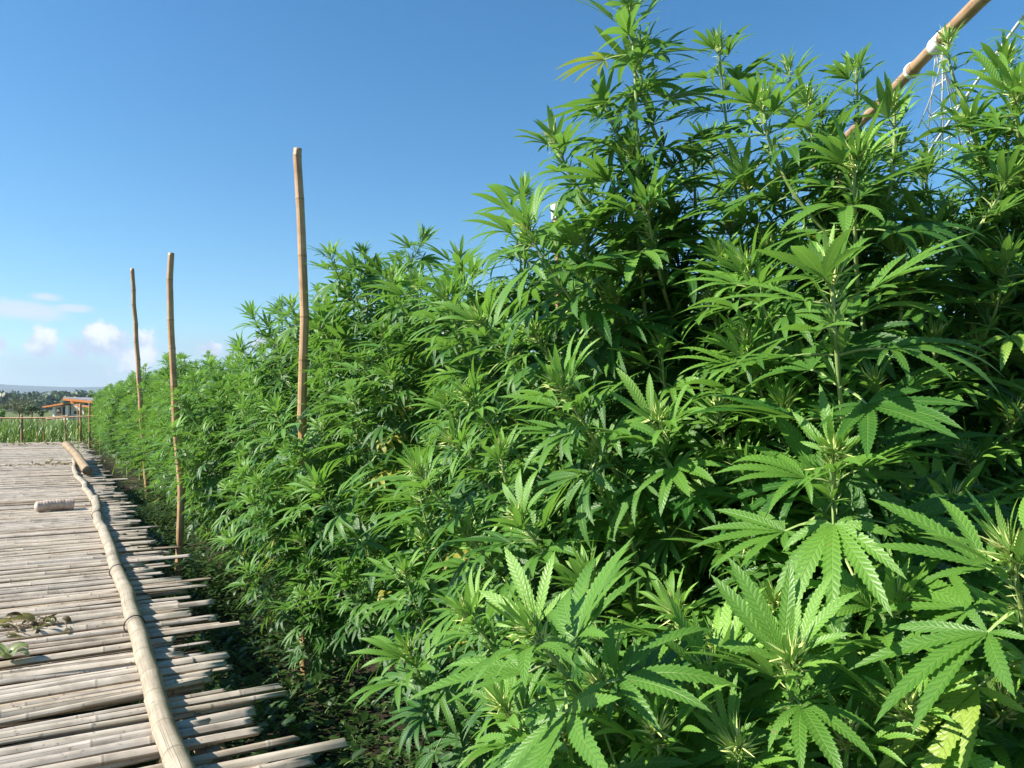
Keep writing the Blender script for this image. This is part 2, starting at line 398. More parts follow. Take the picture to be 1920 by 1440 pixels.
def bamboo(mb, pts, r0, r1, spacing, g, wob=.0, hollow=True, sides=14, n=400):
    p = smooth_path(pts, n); ln = np.concatenate([[0], np.cumsum(np.linalg.norm(np.diff(p, axis=0), axis=1))]); T = ln[-1]
    nodes = []; x = g.uniform(.3, .9)*spacing
    while x < T-.02: nodes.append(x); x += spacing*g.uniform(.8, 1.2)
    st = list(np.arange(0, T, .05))
    for nd in nodes: st += [nd-.014, nd-.005, nd-.0015, nd+.0015, nd+.005, nd+.014]
    st = np.array(sorted([x for x in st if 0 <= x < T]+[T])); ph = g.uniform(0, 6, 3)
    path = np.stack([np.interp(st, ln, p[:, k]) for k in range(3)], -1)
    # crooked: a small change of direction at every node
    kx = np.array([0]+nodes+[T]); ky = g.normal(0, wob, (len(kx), 3))
    for k in range(3): path[:, k] += np.interp(st, kx, ky[:, k])
    dn = np.array([min([abs(x-nd) for nd in nodes]+[1]) for x in st])
    r = r0+(r1-r0)*st/T; r = r*(1+.05*np.exp(-(dn/.009)**2)-.05*(dn < .003)); r = r*(1+.045*np.exp(-(dn/.016)**2))
    tone = np.where(dn < .0050, 1.62, .62)
    if hollow:
        d = nrm(path[-1]-path[-2]); path = np.concatenate([path, path[-1:]-d*1e-4, path[-1:]-d*.06]); r = np.concatenate([r, [r[-1]*.72, r[-1]*.68]]); tone = np.concatenate([tone, [.5, 0]])
    tube(mb, path, r, sides, True, tone)
g = np.random.default_rng(8)
def top_pole(name, label, pts, r0, r1, spacing, mat, wob, seed, cat='pole', group=None, hollow=True):
    base = np.array(pts[0]); mb = MB(); bamboo(mb, [np.array(p)-base for p in pts], r0, r1, spacing, np.random.default_rng(seed), wob, hollow)
    o = mb.build(name, mat); o.location = base; tag(o, label, cat, group); return o
# poles lying along the edge of the walkway
RZ = DECK+.055
def onrail(px, py): return PZ(px, py, RZ)
top_pole('edge_pole', 'thick crooked pale bamboo pole lying along the near edge of the walkway',
         [W(.6, .27, RZ), onrail(362, 1500), onrail(338, 1430), onrail(300, 1330), onrail(262, 1200), onrail(236, 1110), onrail(217, 1060), onrail(200, 1010), onrail(184, 975), onrail(179, 934)],
         .031, .040, .27, M_RAIL, .004, 3, group='bamboo poles along the walkway edge')
ep = bpy.data.objects['edge_pole']; epb = np.array(ep.location); M_WIRE = plain('dark_wire', (.03, .026, .022), .5)
for px, py in ((252, 1172), (220, 1072), (182, 966)):
    c = onrail(px, py)-epb; a = np.linspace(0, 2*pi, 25); mb = MB()
    tube(mb, c+.0415*(np.cos(a)[:, None]*D+np.sin(a)[:, None]*np.array([0, 0, 1.0]))+U*(.006*np.sin(a*2))[:, None], .0028, 5, False); mb.build('wire_tie', M_WIRE, ep)
top_pole('edge_pole', 'thinner grey wavy pole end to end beyond the thick pale edge pole',
         [onrail(177, 940), onrail(166, 922), onrail(155, 903), onrail(144, 892), onrail(139, 878), onrail(139, 862)], .034, .03, .45, M_RAIL, .01, 4, group='bamboo poles along the walkway edge')
top_pole('pole_stump', 'short brown bamboo length leaning over the far walkway edge', [PZ(163, 882, DECK+.1), P(143, 853, 13.5), P(123, 833, 14.6)], .064, .064, .7, M_STUMP, .0, 5, cat='pole')
# upright support poles
def upright(name, label, pts, dep, r0, r1, seed, base_px):
    q = [P(x, y, dep) for x, y in pts]; b = P(base_px[0], base_px[1], dep); b[2] = -.05
    return top_pole(name, label, [b]+q, r0, r1, 0.30, M_POLE, .006, seed, group='upright bamboo support poles')
upright('support_pole', 'tallest upright bamboo pole standing half inside the hedge of hemp', [(569, 900), (568, 640), (564, 440), (557, 277)], 4.45, .0275, .0235, 12, (572, 1229))
upright('support_pole', 'middle of three bamboo poles with its foot in view beside the walkway', [(337, 945), (330, 790), (322, 640), (321, 560), (320, 475)], 6.5, .031, .025, 13, (338, 998))
upright('support_pole', 'leaning crooked bamboo pole farthest along the hedge of hemp', [(266, 790), (256, 650), (252, 580), (248, 503)], 13.2, .046, .033, 14, (278, 930))
o = upright('support_pole', 'bamboo pole with white wrapped top hidden in the hemp', [(1047, 600), (1044, 480), (1040, 385)], 3.2, .015, .014, 15, (1052, 1300))
base = np.array(o.location); mb = MB(); q = np.array([P(1042, 412, 3.2), P(1040.5, 384, 3.2)])-base
tube(mb, smooth_path(q, 8), 0.018+.001*np.sin(np.arange(8)*2), 12); mb.build('wrapping', M_STRING, o)
mb = MB(); q = np.array([P(1045, 520, 3.2), P(1044.5, 500, 3.2)])-base
tube(mb, smooth_path(q, 6), .018, 12); mb.build('wrapping', M_STRING, o)

# trellis: a bamboo beam over the plants with white cords
B0, B1 = P(1885, -45, 1.95), P(1548, 297, 4.0)
beam = top_pole('trellis_beam', 'slanting bamboo beam over the hemp tops wound with white cord', [B0+(B0-B1)*.35, B0, (B0+B1)/2, B1, B1+(B1-B0)*.12], .021, .018, .31, M_POLE, .002, 17, cat='beam')
bb = np.array(beam.location)
def along(t): return B0+(B1-B0)*t
bd = nrm(B1-B0)
def winding(t, turns, pitch, name='cord_winding'):
    mb = MB(); c = along(t)-bb; x = nrm(np.cross(bd, [0, 0, 1])); y = np.cross(x, bd); a = np.linspace(0, turns*2*pi, turns*18)
    pts = c+bd*((a/(2*pi)*pitch)[:, None])+.0235*(np.cos(a)[:, None]*x+np.sin(a)[:, None]*y)
    tube(mb, pts, .004, 5); mb.build(name, M_STRING, beam)
winding(.20, 9, .0085); winding(.34, 3, .006)
for k, t in enumerate((-.25, .95)):
    p = along(t) ; top_pole('trellis_post', ['near upright post carrying the slanting bamboo beam', 'far upright post carrying the slanting bamboo beam'][k], [[p[0]+.05, p[1], -.05], [p[0]+.05, p[1], p[2]+.05]], .03, .027, .33, M_POLE, .002, 18+k, group='posts of the trellis')
rope = MB(); pts = np.array([P(1990, -70, 1.85), P(1925, 22, 2.0), P(1830, 155, 2.2), P(1738, 292, 2.45), P(1660, 420, 2.7)])
tube(rope, smooth_path(pts-pts[0], 40), .0042, 7); o = rope.build('white_rope', M_STRING); o.location = pts[0]; tag(o, 'taut white rope running down across the tops beside the slanting beam', 'rope')
net = MB(); top = along(.22)-np.array([0, 0, .03]); g = np.random.default_rng(5)
ends = [(1722, 240), (1762, 300), (1768, 300), (1806, 290), (1826, 285), (1848, 290), (1790, 320), (1730, 330)]
mids = []
for k, (x, y) in enumerate(ends):
    e = P(x, y, 2.5+.05*k); st_ = top+bd*(k-4)*.012; m_ = (st_+e)/2+np.array([0.0, 0, -.02]); mids.append((st_, m_, e))
    tube(net, smooth_path([st_-top, m_-top, e-top], 14), .0022, 5)
for f in (.2, .5, .72, .9):
    row = [(a+(e-a)*f)-top+np.array([0, 0, g.uniform(-.015, .015)]) for a, m_, e in mids]
    row.sort(key=lambda v: v[0]); tube(net, smooth_path(row, 40), .0017, 5)
o = net.build('cord_net', M_STRING); o.location = top; tag(o, 'white cord netting hanging from the slanting bamboo beam', 'net')
# ------------------------------------------------------------------ hemp: leaflets, leaves, shoots
def leaflet(Ln, wr, teeth, droop, fold, lift, sweep, serr, g):
    if serr:
        t = []; f = []
        for i in range(teeth):
            t += [(i+.08)/teeth, (i+.92)/teeth]; f += [.84, 1.1]
        t.append(1.0); f.append(1.0)
    else:
        t = list(np.linspace(.02, 1, teeth)); f = [1.0]*teeth
    t = np.array(t); f = np.array(f)
    pr = t**.85*(1-t)**1.0*(1+.15*t); pr /= pr.max()
    pr = np.maximum(pr, .05*(t < .2)); pr[-1] = 0.0
    wd = wr*Ln*.5*pr*f
    tt = np.linspace(0, 1, 41); ph = lift-droop*tt**1.25
    cx = np.concatenate([[0], np.cumsum((np.cos(ph[1:])+np.cos(ph[:-1]))/2)])*Ln/40
    cz = np.concatenate([[0], np.cumsum((np.sin(ph[1:])+np.sin(ph[:-1]))/2)])*Ln/40
    X = np.interp(t, tt, cx); Z = np.interp(t, tt, cz); A = np.interp(t, tt, ph); Y = sweep*Ln*t*t
    wav = fold+.10*np.sin(t*9+g.uniform(0, 6))*t
    V = np.zeros((len(t), 3, 3))
    for c, sgn in enumerate((-1, 0, 1)):
        off = abs(sgn)*wd*wav
        V[:, c, 0] = X-np.sin(A)*off; V[:, c, 1] = Y+sgn*wd; V[:, c, 2] = Z+np.cos(A)*off
    uv = np.stack(np.broadcast_arrays((t*teeth/20.0)[:, None], np.array([-1., 0, 1])[None]), -1)
    i = np.arange(len(t)-1)[:, None]*3+np.arange(2)[None]
    F = np.stack([i, i+3, i+4, i+1], -1).reshape(-1, 4)
    return V.reshape(-1, 3), F, uv.reshape(-1, 2)
FAN = {9: [(0, 1.), (22, .95), (45, .80), (72, .55), (108, .30)], 7: [(0, 1.), (27, .92), (57, .70), (100, .38)], 5: [(0, 1.), (30, .82), (68, .48)], 3: [(0, 1.), (36, .62)], 1: [(0, 1.)]}
def leaf(n, teeth, serr, droop, lift, pet, g, wr=.157, petsides=3):
    """unit leaf: central leaflet length 1, petiole along +x from the origin"""
    V = []; F = []; UV = []; M = []; k = 0
    def put(v, f, uv, m):
        nonlocal k
        V.append(v); F.append(f+k); UV.append(uv); M.append(np.full(len(f), m)); k += len(v)
    mb = MB(); pz = .10*pet
    path = bez(np.zeros(3), np.array([pet*.4, 0, pz*1.2]), np.array([pet*.7, 0, pz*1.4]), np.array([pet, 0, pz]), 4 if petsides > 2 else 2)
    tube(mb, path, np.linspace(.016, .011, len(path)), max(3, petsides), False); put(mb.V[0], mb.F[0], mb.UV[0], 1)
    for j, (ang, ln) in enumerate(FAN[n]):
        for sg in ((1,) if ang == 0 else (-1, 1)):
            l = ln*g.uniform(.93, 1.06); tn = max(3, int(round(teeth*(.45+.55*ln)))) if serr else teeth
            v, f, uv = leaflet(l, wr*g.uniform(.9, 1.1)*(1.0 if ang < 80 else 1.1), tn, droop*g.uniform(.7, 1.3), g.uniform(.05, .38), lift*(1-.35*ang/100)+g.normal(0, .06), g.normal(0, .05), serr, g)
            a = rad(ang+g.normal(0, 4))*sg; ca, sa = cos(a), sin(a); roll = sg*rad(ang)*.22
            v2 = v.copy(); v2[:, 1] = v[:, 1]*cos(roll)-v[:, 2]*sin(roll)*0; v2[:, 2] = v[:, 2]+v[:, 1]*sin(roll)*.5
            v = np.stack([v2[:, 0]*ca-v2[:, 1]*sa+pet, v2[:, 0]*sa+v2[:, 1]*ca, v2[:, 2]+pz], -1)
            put(v, f, uv, 0)
    return np.concatenate(V), np.concatenate(F), np.concatenate(UV), np.concatenate(M)
TPL = {}; JIT = np.random.default_rng(404)
def make_templates():
    g = np.random.default_rng(77)
    for lod, (teeth, serr) in {'hi': (17, True), 'mid': (9, True), 'low': (4, False)}.items():
        T = {}
        T['old'] = [leaf(g.choice([7, 7, 9]), teeth, serr, rad(g.uniform(15, 62)), rad(g.uniform(5, 28)), g.uniform(.32, .48), g) for _ in range(20)]
        T['mid'] = [leaf(g.choice([7, 7, 9, 5]), teeth, serr, rad(g.uniform(18, 55)), rad(g.uniform(12, 35)), g.uniform(.2, .34), g) for _ in range(16)]
        T['young'] = [leaf(g.choice([5, 5, 3]), max(teeth-4, 3), serr, rad(g.uniform(5, 45)), rad(g.uniform(10, 35)), .12, g, .15) for _ in range(8)]
        T['tiny'] = [leaf(g.choice([3, 1, 3]), 4, False, rad(g.uniform(0, 40)), rad(g.uniform(5, 30)), .08, g, .17) for _ in range(8)]
        TPL[lod] = T
make_templates()
def place_leaf(mb, tp, pos, xdir, up, scale, tone):
    X = nrm(xdir); Y = nrm(np.cross(up, X)); Z = np.cross(X, Y)
    V, F, UV, M = tp; sx_ = JIT.uniform(.88, 1.08); sy_ = JIT.choice([-1, 1])*JIT.uniform(.84, 1.08)
    if sy_ < 0: F = F[:, ::-1]; UV = UV*[1, -1]
    mb.add((V*scale*[sx_, sy_, JIT.uniform(.75, 1.2)])@np.stack([X, Y, Z])+pos, F, UV, tone)
    mb.M[-1] = M
def spike(mb, p, d, ln, r, tone):
    d = nrm(d); a = nrm(np.cross(d, [.3, .5, .8])); b = np.cross(d, a)
    V = [p-d*ln*.1+a*r*.6, p-d*ln*.1+(b*.87-a*.5)*r*.6, p-d*ln*.1+(-b*.87-a*.5)*r*.6, p+d*ln*.35+a*r, p+d*ln*.35+(b*.87-a*.5)*r, p+d*ln*.35+(-b*.87-a*.5)*r, p+d*ln, p+d*ln, p+d*ln]
    F = [[0, 1, 4, 3], [1, 2, 5, 4], [2, 0, 3, 5], [3, 4, 7, 6], [4, 5, 8, 7], [5, 3, 6, 8]]
    mb.add(np.array(V), F, tone=tone)
def bud(mb, p, d, size, g, n=40):
    d = nrm(d)
    for k in range(n):
        r = nrm(g.normal(0, 1, 3)); q = d*g.uniform(.25, 1.1)+r*g.uniform(.25, .8)
        spike(mb, p+d*size*g.uniform(-.5, .35)+r*size*.14, q, size*g.uniform(.45, 1.05), size*.045, g.uniform(.2, .8))
def shoot(path, r0, r1, Lmax, lod, g, leafy=None, first=.40, bias=.72, budsize=.033, inter=(.009, .058), bare=.0, tonesh=0.0):
    """branch tube, leaves and flower bud of one shoot along a path that ends at its tip"""
    st, lv, bd_ = MB(), MB(), MB(); T = TPL[lod]
    path = np.asarray(path); ln = np.concatenate([[0], np.cumsum(np.linalg.norm(np.diff(path, axis=0), axis=1))]); tot = ln[-1]
    tube(st, path, np.linspace(r0, r1, len(path)), 7 if lod != 'low' else 4, False)
    tg = frames(path)[0]
    at = lambda s: np.array([np.interp(s, ln, path[:, k]) for k in range(3)])
    tan = lambda s: nrm([np.interp(s, ln, tg[:, k]) for k in range(3)])
    s = tot; i = 0; az0 = g.uniform(0, 2*pi); lim = tot*(1-leafy) if leafy else tot*.06
    while s > lim:
        p = at(s); t = tan(s); a = nrm(np.cross(t, [.31, .2, .93])) ; b = np.cross(t, a)
        sz = min(1.0, first+.17*i)*Lmax*g.uniform(.86, 1.1)
        cls = 'young' if i < 2 else ('mid' if i < 5 else 'old')
        elv = rad(max(2, 60-14*i)+g.normal(0, 7))
        for sd in (0, 1):
            if i > 5 and g.random() < bare: continue
            f = az0+sd*pi+g.normal(0, .22); rd = cos(f)*a+sin(f)*b
            xd = cos(elv)*rd+sin(elv)*t
            if i >= 3: xd = xd+np.array([0, 0, -.06*min(i-2, 4)])
            up = nrm(np.array([0, 0, .75])+SUN*bias*(1 if i > 1 else .4)+t*.35+g.normal(0, .16, 3))
            if abs(np.dot(up, nrm(xd))) > .93: up = nrm(up+t*.8+a*.3)
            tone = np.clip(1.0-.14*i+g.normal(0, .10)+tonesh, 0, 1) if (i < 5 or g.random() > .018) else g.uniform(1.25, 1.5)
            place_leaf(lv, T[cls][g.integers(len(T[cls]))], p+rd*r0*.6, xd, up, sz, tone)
            if i >= 1:    # small leaves of the side buds
                for q in range(1 if lod == 'low' else 2+int(i > 3)):
                    rr = nrm(rd+g.normal(0, .5, 3)); place_leaf(lv, T['tiny'][g.integers(8)], p+rd*r0, rr*.8+t*g.uniform(.3, .9), nrm(t+g.normal(0, .3, 3)), sz*g.uniform(.2, .42), min(1, tone+.15))
        if 0 < i < 5 and lod != 'low': bud(bd_, p+a*r0*.5, t+a*.5, budsize*.55, g, 8)
        s -= inter[0]+(inter[1]-inter[0])*min(1, (i/6.0))*g.uniform(.8, 1.2); az0 += pi/2+g.normal(0, .15); i += 1
    for k in range(5 if lod != 'low' else 3):   # crown of narrow upright leaves round the bud
        f = g.uniform(0, 2*pi); t = tg[-1]; a = nrm(np.cross(t, [.31, .2, .93])); b = np.cross(t, a); rd = cos(f)*a+sin(f)*b
        place_leaf(lv, T['young'][g.integers(8)], path[-1]-t*.006, t*g.uniform(.3, 1.0)+rd*.9, nrm(t-rd*.4+g.normal(0, .2, 3)), Lmax*g.uniform(.12, .24), 1.0)
    bud(bd_, path[-1]+tg[-1]*.004, tg[-1], budsize, g, 48 if lod == 'hi' else 14)
    return st, lv, bd_
LEAFM = [M_LEAF, M_STEM]; LEAFF = [M_LEAF_FAR, M_STEM]

# library of shoots: by compass direction and length, leaves already turned to the light
LIB = {}
def lib_shoot(azi, ln, lod, g, Lmax):
    o = np.array([sin(azi), cos(azi), 0]); t0 = rad(g.uniform(55, 78)); t1 = rad(g.uniform(8, 28))
    k = ln; p0 = np.zeros(3); d0 = o*sin(t0)+np.array([0, 0, cos(t0)]); d1 = o*sin(t1)+np.array([0, 0, cos(t1)])
    p3 = d0*k*.52+d1*k*.46; side = np.array([o[1], -o[0], 0])*g.normal(0, .05)*k
    path = bez(p0, d0*k*.36+side, p3-d1*k*.36, p3, 16)
    return shoot(path, .0055, .0025, Lmax, lod, g, bare=.15)
def build_library():
    g = np.random.default_rng(31)
    for lod, kinds in (('hi', 1), ('mid', 2)):
        for a in range(8):
            for li, ln in enumerate((.42, .66)):
                for v in range(kinds):
                    st, lv, bd_ = lib_shoot(a*pi/4+g.normal(0, .1), ln, lod, g, .165 if lod == 'hi' else .158)
                    LIB[(lod, a, li, v)] = (st.mesh('branch', M_STEM), lv.mesh('fan_leaves', LEAFM), bd_.mesh('flower_bud', M_BUD), kinds)
build_library()
def add_lib_branch(root, loc, azi, li, lod, g, scale=1.0, bud_ok=True):
    a = int(round((azi % (2*pi))/(pi/4))) % 8
    st, lv, bd_, kinds = LIB[(lod, a, li, int(g.integers(2 if lod == 'mid' else 1)))]
    o = link('branch', st, root); o.location = loc; o.rotation_euler = (g.normal(0, .05), g.normal(0, .05), g.uniform(-.35, .35)); o.scale = (scale,)*3
    link('fan_leaves', lv, o)
    if bud_ok: link('flower_bud', bd_, o)
    return o
def stem_path(H, lean, g, n=26):
    z = np.linspace(0, 1, n); w1 = g.uniform(0, 6)
    return np.stack([lean[0]*z*z*H+.012*np.sin(z*9+w1), lean[1]*z*z*H+.012*np.cos(z*8+w1), z*H], -1)
def plant(root_xy, H, label, lod, nbr, g, group, lean=(0, 0), lo=.12, hi_=.80, spread=1.0, own=(), top=True, Ltop=.135, skip=None, R=.0):
    """a hemp plant as thing > stem, branches (> fan_leaves, flower_bud); own = tips given in world space"""
    root = empty('hemp_plant', (root_xy[0], root_xy[1], 0), label, 'hemp plant', group); r0 = np.array([root_xy[0], root_xy[1], 0.0])
    sp = stem_path(H, lean, g); at = lambda z: np.array([np.interp(z, sp[:, 2], sp[:, k]) for k in range(3)])
    mb = MB(); sq = sp[sp[:, 2] < (H-.3 if top else H*.8)]; tube(mb, sq, np.linspace(.014, .006, len(sq)), 8, True)
    stem = mb.build('stem', M_STEM, root)
    if top:
        tz = np.concatenate([[at(H-.42)], sp[sp[:, 2] > H-.40]])
        st, lv, bd_ = shoot(tz, .007, .003, Ltop, lod, g, bare=.05)
        b = st.build('branch', M_STEM, root); lv.build('fan_leaves', LEAFM, b); bd_.build('flower_bud', M_BUD, b)
    az_ = g.uniform(0, 6)
    for k in range(nbr):
        h = lo+(hi_-lo)*(k+.5)/nbr; h = min(.95, h+g.normal(0, .02)); az_ += 2.4+g.normal(0, .3)
        q = at(h*H); ln_w = 1.0-.75*max(0, (h-.35)/.65)
        li = 1 if ln_w > .62 else 0
        sc = (.66 if li else .42); sc = max(.62, min(1.25, (.30+.48*ln_w)/sc*g.uniform(.85, 1.15)*spread))
        if skip is not None:
            tipw = r0+q+np.array([sin(az_), cos(az_), 0])*.3
            if skip(tipw): continue
        add_lib_branch(root, q, az_, li, lod, g, sc)
    for tip, Lm, tilt, *rest in own:
        tip = np.asarray(tip)-r0; hd = np.linalg.norm((tip-at(tip[2]))[:2]); za = max(.12*H, min(H*.93, tip[2]-.25-.45*hd))
        if rest and rest[0]: za = rest[0]
        A = at(za); out = nrm(np.array([*(tip-A)[:2], 0])+1e-6); ln = np.linalg.norm(tip-A)
        ed = nrm(np.asarray(tilt, float)); path = bez(A, A+(out*.75+np.array([0, 0, .5]))*ln*.4, tip-ed*ln*.36, tip, 24)
        st, lv, bd_ = shoot(path, .0062, .0032, Lm*1.12, lod, g, leafy=min(1, .66/ln), budsize=.028+.09*Lm)
        b = st.build('branch', M_STEM, root); lv.build('fan_leaves', LEAFM, b); bd_.build('flower_bud', M_BUD, b)
    return root
# ------------------------------------------------------------------ the hemp plants
def near_skip(t):
    d = np.linalg.norm(t-CAM); dd = t[0]*.861+t[1]*.508
    return d < .95 or dd < .72 or t[1] < .55
g = np.random.default_rng(101)
def V3(*a): return np.array(a, float)
LEFT, FRONT, UPR, RIGHT = V3(-.55, -.25, .8), V3(-.15, -.5, .85), V3(-.05, -.05, 1), V3(.35, -.1, .9)
NEARG = 'tall hemp plants nearest the camera'
plant((.50, 1.38), 1.15, 'low bushy hemp plant with big drooping fan leaves over the dark soil at the bottom', 'hi', 16, g, NEARG, spread=.85, lo=.2, skip=near_skip, Ltop=.11, own=[
    (P(1000, 1185, 1.05), .165, LEFT), (P(1485, 1245, 1.0), .15, FRONT), (P(1455, 1130, 1.25), .12, FRONT), (P(1270, 1150, 1.35), .12, UPR),
    (P(1232, 1378, 1.0), .12, FRONT), (P(875, 1150, 1.5), .115, LEFT), (P(1130, 1290, 1.15), .12, LEFT), (P(1100, 1080, 1.45), .12, UPR), (P(1180, 985, 1.6), .12, FRONT),
    (P(1330, 1320, 1.12), .11, UPR), (P(1050, 1385, 1.08), .11, LEFT), (P(945, 1330, 1.18), .11, LEFT), (P(1400, 1005, 1.42), .12, FRONT), (P(1385, 1405, .98), .10, FRONT), (P(1590, 1385, 1.0), .11, FRONT), (P(1580, 1130, 1.3), .11, UPR), (P(1345, 1210, 1.25), .11, UPR)])
plant((1.02, 1.30), 1.3, 'hemp plant cut by the lower right edge with a pale flower tip above big leaves', 'hi', 14, g, NEARG, spread=.8, lo=.2, skip=near_skip, Ltop=.12, own=[
    (P(1900, 1045, .92), .175, V3(-.35, -.4, .85)), (P(1700, 1330, 1.0), .13, FRONT), (P(1880, 1330, 1.05), .13, FRONT), (P(1790, 1190, 1.25), .13, LEFT)])
plant((.83, 1.78), 2.3, 'tall hemp plant with pale upright stems and bright fans at right of centre', 'hi', 24, g, NEARG, spread=.9, lo=.16, top=False, hi_=.8, skip=near_skip, own=[
    (P(1430, 190, 1.75), .15, UPR), (P(1560, 515, 1.25), .175, UPR, 1.1), (P(1565, 855, 1.2), .17, FRONT), (P(1676, 195, 1.7), .105, UPR),
    (P(1755, 640, 1.65), .14, FRONT), (P(1235, 790, 1.5), .14, FRONT), (P(1480, 330, 1.9), .13, RIGHT), (P(1400, 640, 1.6), .12, LEFT), (P(1335, 560, 1.8), .12, UPR), (P(1690, 470, 1.7), .13, UPR),
    (P(1470, 760, 1.5), .12, FRONT), (P(1350, 770, 1.6), .11, UPR), (P(1690, 900, 1.5), .12, RIGHT), (P(1750, 970, 1.4), .12, FRONT), (P(1640, 720, 1.5), .12, UPR), (P(1400, 890, 1.5), .12, LEFT), (P(1600, 300, 1.85), .13, UPR), (P(1515, 190, 1.95), .12, UPR), (P(1650, 400, 1.8), .12, FRONT), (P(1550, 400, 1.85), .12, LEFT), (P(1440, 470, 1.8), .12, FRONT)])
plant((.50, 2.08), 2.35, 'tallest hemp plant, its leaning top touching the upper picture edge against blue sky', 'hi', 26, g, NEARG, spread=.95, lo=.14, top=False, hi_=.72, skip=near_skip, own=[
    (P(1180, 15, 1.95), .15, V3(-.12, 0, 1), 1.45), (P(1348, 85, 2.15), .12, UPR, 1.55), (P(1040, 262, 2.0), .135, V3(-.35, 0, .95)), (P(985, 425, 1.85), .16, V3(-.45, -.1, .85)),
    (P(1095, 435, 1.9), .15, UPR), (P(785, 885, 1.9), .135, LEFT), (P(1050, 725, 1.6), .15, LEFT), (P(975, 975, 1.65), .14, LEFT),
    (P(1200, 100, 2.0), .14, V3(.05, 0, 1)), (P(1300, 290, 2.1), .09, UPR), (P(900, 600, 2.05), .15, LEFT), (P(1150, 560, 1.9), .13, LEFT), (P(1000, 625, 1.9), .13, LEFT), (P(1120, 850, 1.7), .12, UPR), (P(880, 745, 2.0), .13, LEFT),
    (P(880, 1005, 1.85), .12, LEFT), (P(1245, 480, 2.0), .13, UPR), (P(850, 830, 2.05), .12, LEFT), (P(1240, 650, 1.8), .12, UPR), (P(940, 850, 1.85), .12, UPR), (P(1130, 190, 2.05), .12, V3(-.4, 0, .9)), (P(1210, 330, 2.05), .12, LEFT), (P(1185, 290, 1.95), .13, V3(-.3, -.3, .85)), (P(1265, 400, 2.0), .13, FRONT), (P(1140, 400, 2.0), .13, LEFT), (P(1370, 430, 2.0), .12, FRONT)])
plant((1.42, 2.02), 2.3, 'hemp plant at the right edge crowding under the slanting bamboo beam', 'hi', 24, g, NEARG, spread=.95, lo=.2, top=False, hi_=.66, skip=near_skip, own=[
    (P(1775, 75, 2.05), .085, UPR), (P(1905, 175, 1.75), .16, V3(-.2, -.3, .9)), (P(1870, 500, 1.85), .14, LEFT), (P(1930, 330, 1.8), .15, LEFT), (P(1840, 300, 2.0), .13, FRONT), (P(1830, 650, 1.7), .13, LEFT), (P(1900, 780, 1.6), .13, FRONT), (P(1810, 860, 1.55), .12, LEFT), (P(1780, 400, 1.95), .12, UPR), (P(1888, 110, 1.95), .12, UPR), (P(1945, 60, 1.8), .12, LEFT), (P(1815, 235, 1.9), .12, LEFT), (P(1890, 255, 1.9), .12, FRONT), (P(1735, 320, 1.9), .125, UPR), (P(1900, 410, 1.9), .13, LEFT), (P(1850, 590, 1.8), .13, FRONT)])
plant((1.32, 2.85), 2.45, 'hemp plant behind the nearest ones with small tops beside the slanting beam', 'mid', 24, g, NEARG, spread=1.0, lo=.3, top=False, hi_=.74, own=[
    (P(1605, 125, 2.5), .11, UPR), (P(1480, 125, 2.5), .11, UPR), (P(1690, 260, 2.6), .11, UPR), (P(1330, 260, 2.6), .11, UPR), (P(1540, 210, 2.6), .12, UPR)])
FR = 'hemp plants in the row along the walkway'; BK = 'hemp plants in the second row'
def sd(s, d): q = W(s, d); return q[0], q[1]
front = [(2.55, 1.48, 2.2, 'hemp plant with big drooping left leaves right before the white wrapped pole'),
 (3.35, 1.55, 2.08, 'rounded hemp plant of the row just left of the white wrapped pole'),
 (4.25, 1.62, 2.48, 'pointed tall hemp plant right of the tallest bamboo pole, its crown clear against sky'),
 (5.05, 1.55, 2.35, 'hemp plant close beside the tallest bamboo pole, lower than its pointed neighbour'),
 (5.9, 1.60, 2.25, 'slim topped hemp plant rising directly behind the tallest bamboo pole')]
for s, d, h, lb in front:
    plant(sd(s, d), h, lb, 'hi' if s < 4.0 else 'mid', 30, g, FR, lean=(g.normal(-.02, .03), g.normal(0, .03)), lo=.12 if s < 4 else .17, hi_=.90, spread=.98, skip=near_skip, Ltop=.125)
ordn = ['first', 'second', 'third', 'fourth', 'fifth', 'sixth', 'seventh', 'eighth', 'ninth', 'tenth', 'eleventh', 'twelfth', 'thirteenth', 'fourteenth', 'fifteenth', 'sixteenth', 'seventeenth', 'eighteenth', 'nineteenth', 'twentieth', 'twenty-first', 'twenty-second', 'twenty-third', 'twenty-fourth', 'twenty-fifth', 'twenty-sixth', 'twenty-seventh', 'twenty-eighth', 'twenty-ninth', 'thirtieth', 'thirty-first', 'thirty-second', 'thirty-third', 'thirty-fourth']
lowp = P(600, 1000, 4.25)
plant((lowp[0], lowp[1]), 1.25, 'low spreading hemp plant hiding the foot of the tallest bamboo pole', 'mid', 16, g, FR, lo=.2, spread=.8, Ltop=.12, own=[
    (P(450, 875, 4.5), .13, LEFT), (P(425, 1005, 4.3), .13, LEFT), (P(575, 1055, 4.0), .12, LEFT), (P(596, 890, 4.2), .13, UPR), (P(520, 965, 4.2), .13, LEFT),
    (P(640, 1010, 3.95), .12, LEFT), (P(690, 905, 3.9), .13, UPR), (P(505, 815, 4.7), .13, LEFT), (P(660, 1080, 3.7), .11, LEFT), (P(585, 1115, 3.9), .11, LEFT), (P(560, 1010, 4.05), .12, LEFT)])
i = 0; s = 6.75
while s < 10.6:
    plant(sd(s, 1.62+g.normal(0, .10)), g.uniform(1.85, 2.3), 'leafy hemp plant in the row along the walkway, %s one past the tallest bamboo pole' % ordn[i+1], 'mid', 28, g, FR, lean=(g.normal(0, .03), g.normal(0, .03)), spread=1.05, Ltop=.12)
    i += 1; s += .85
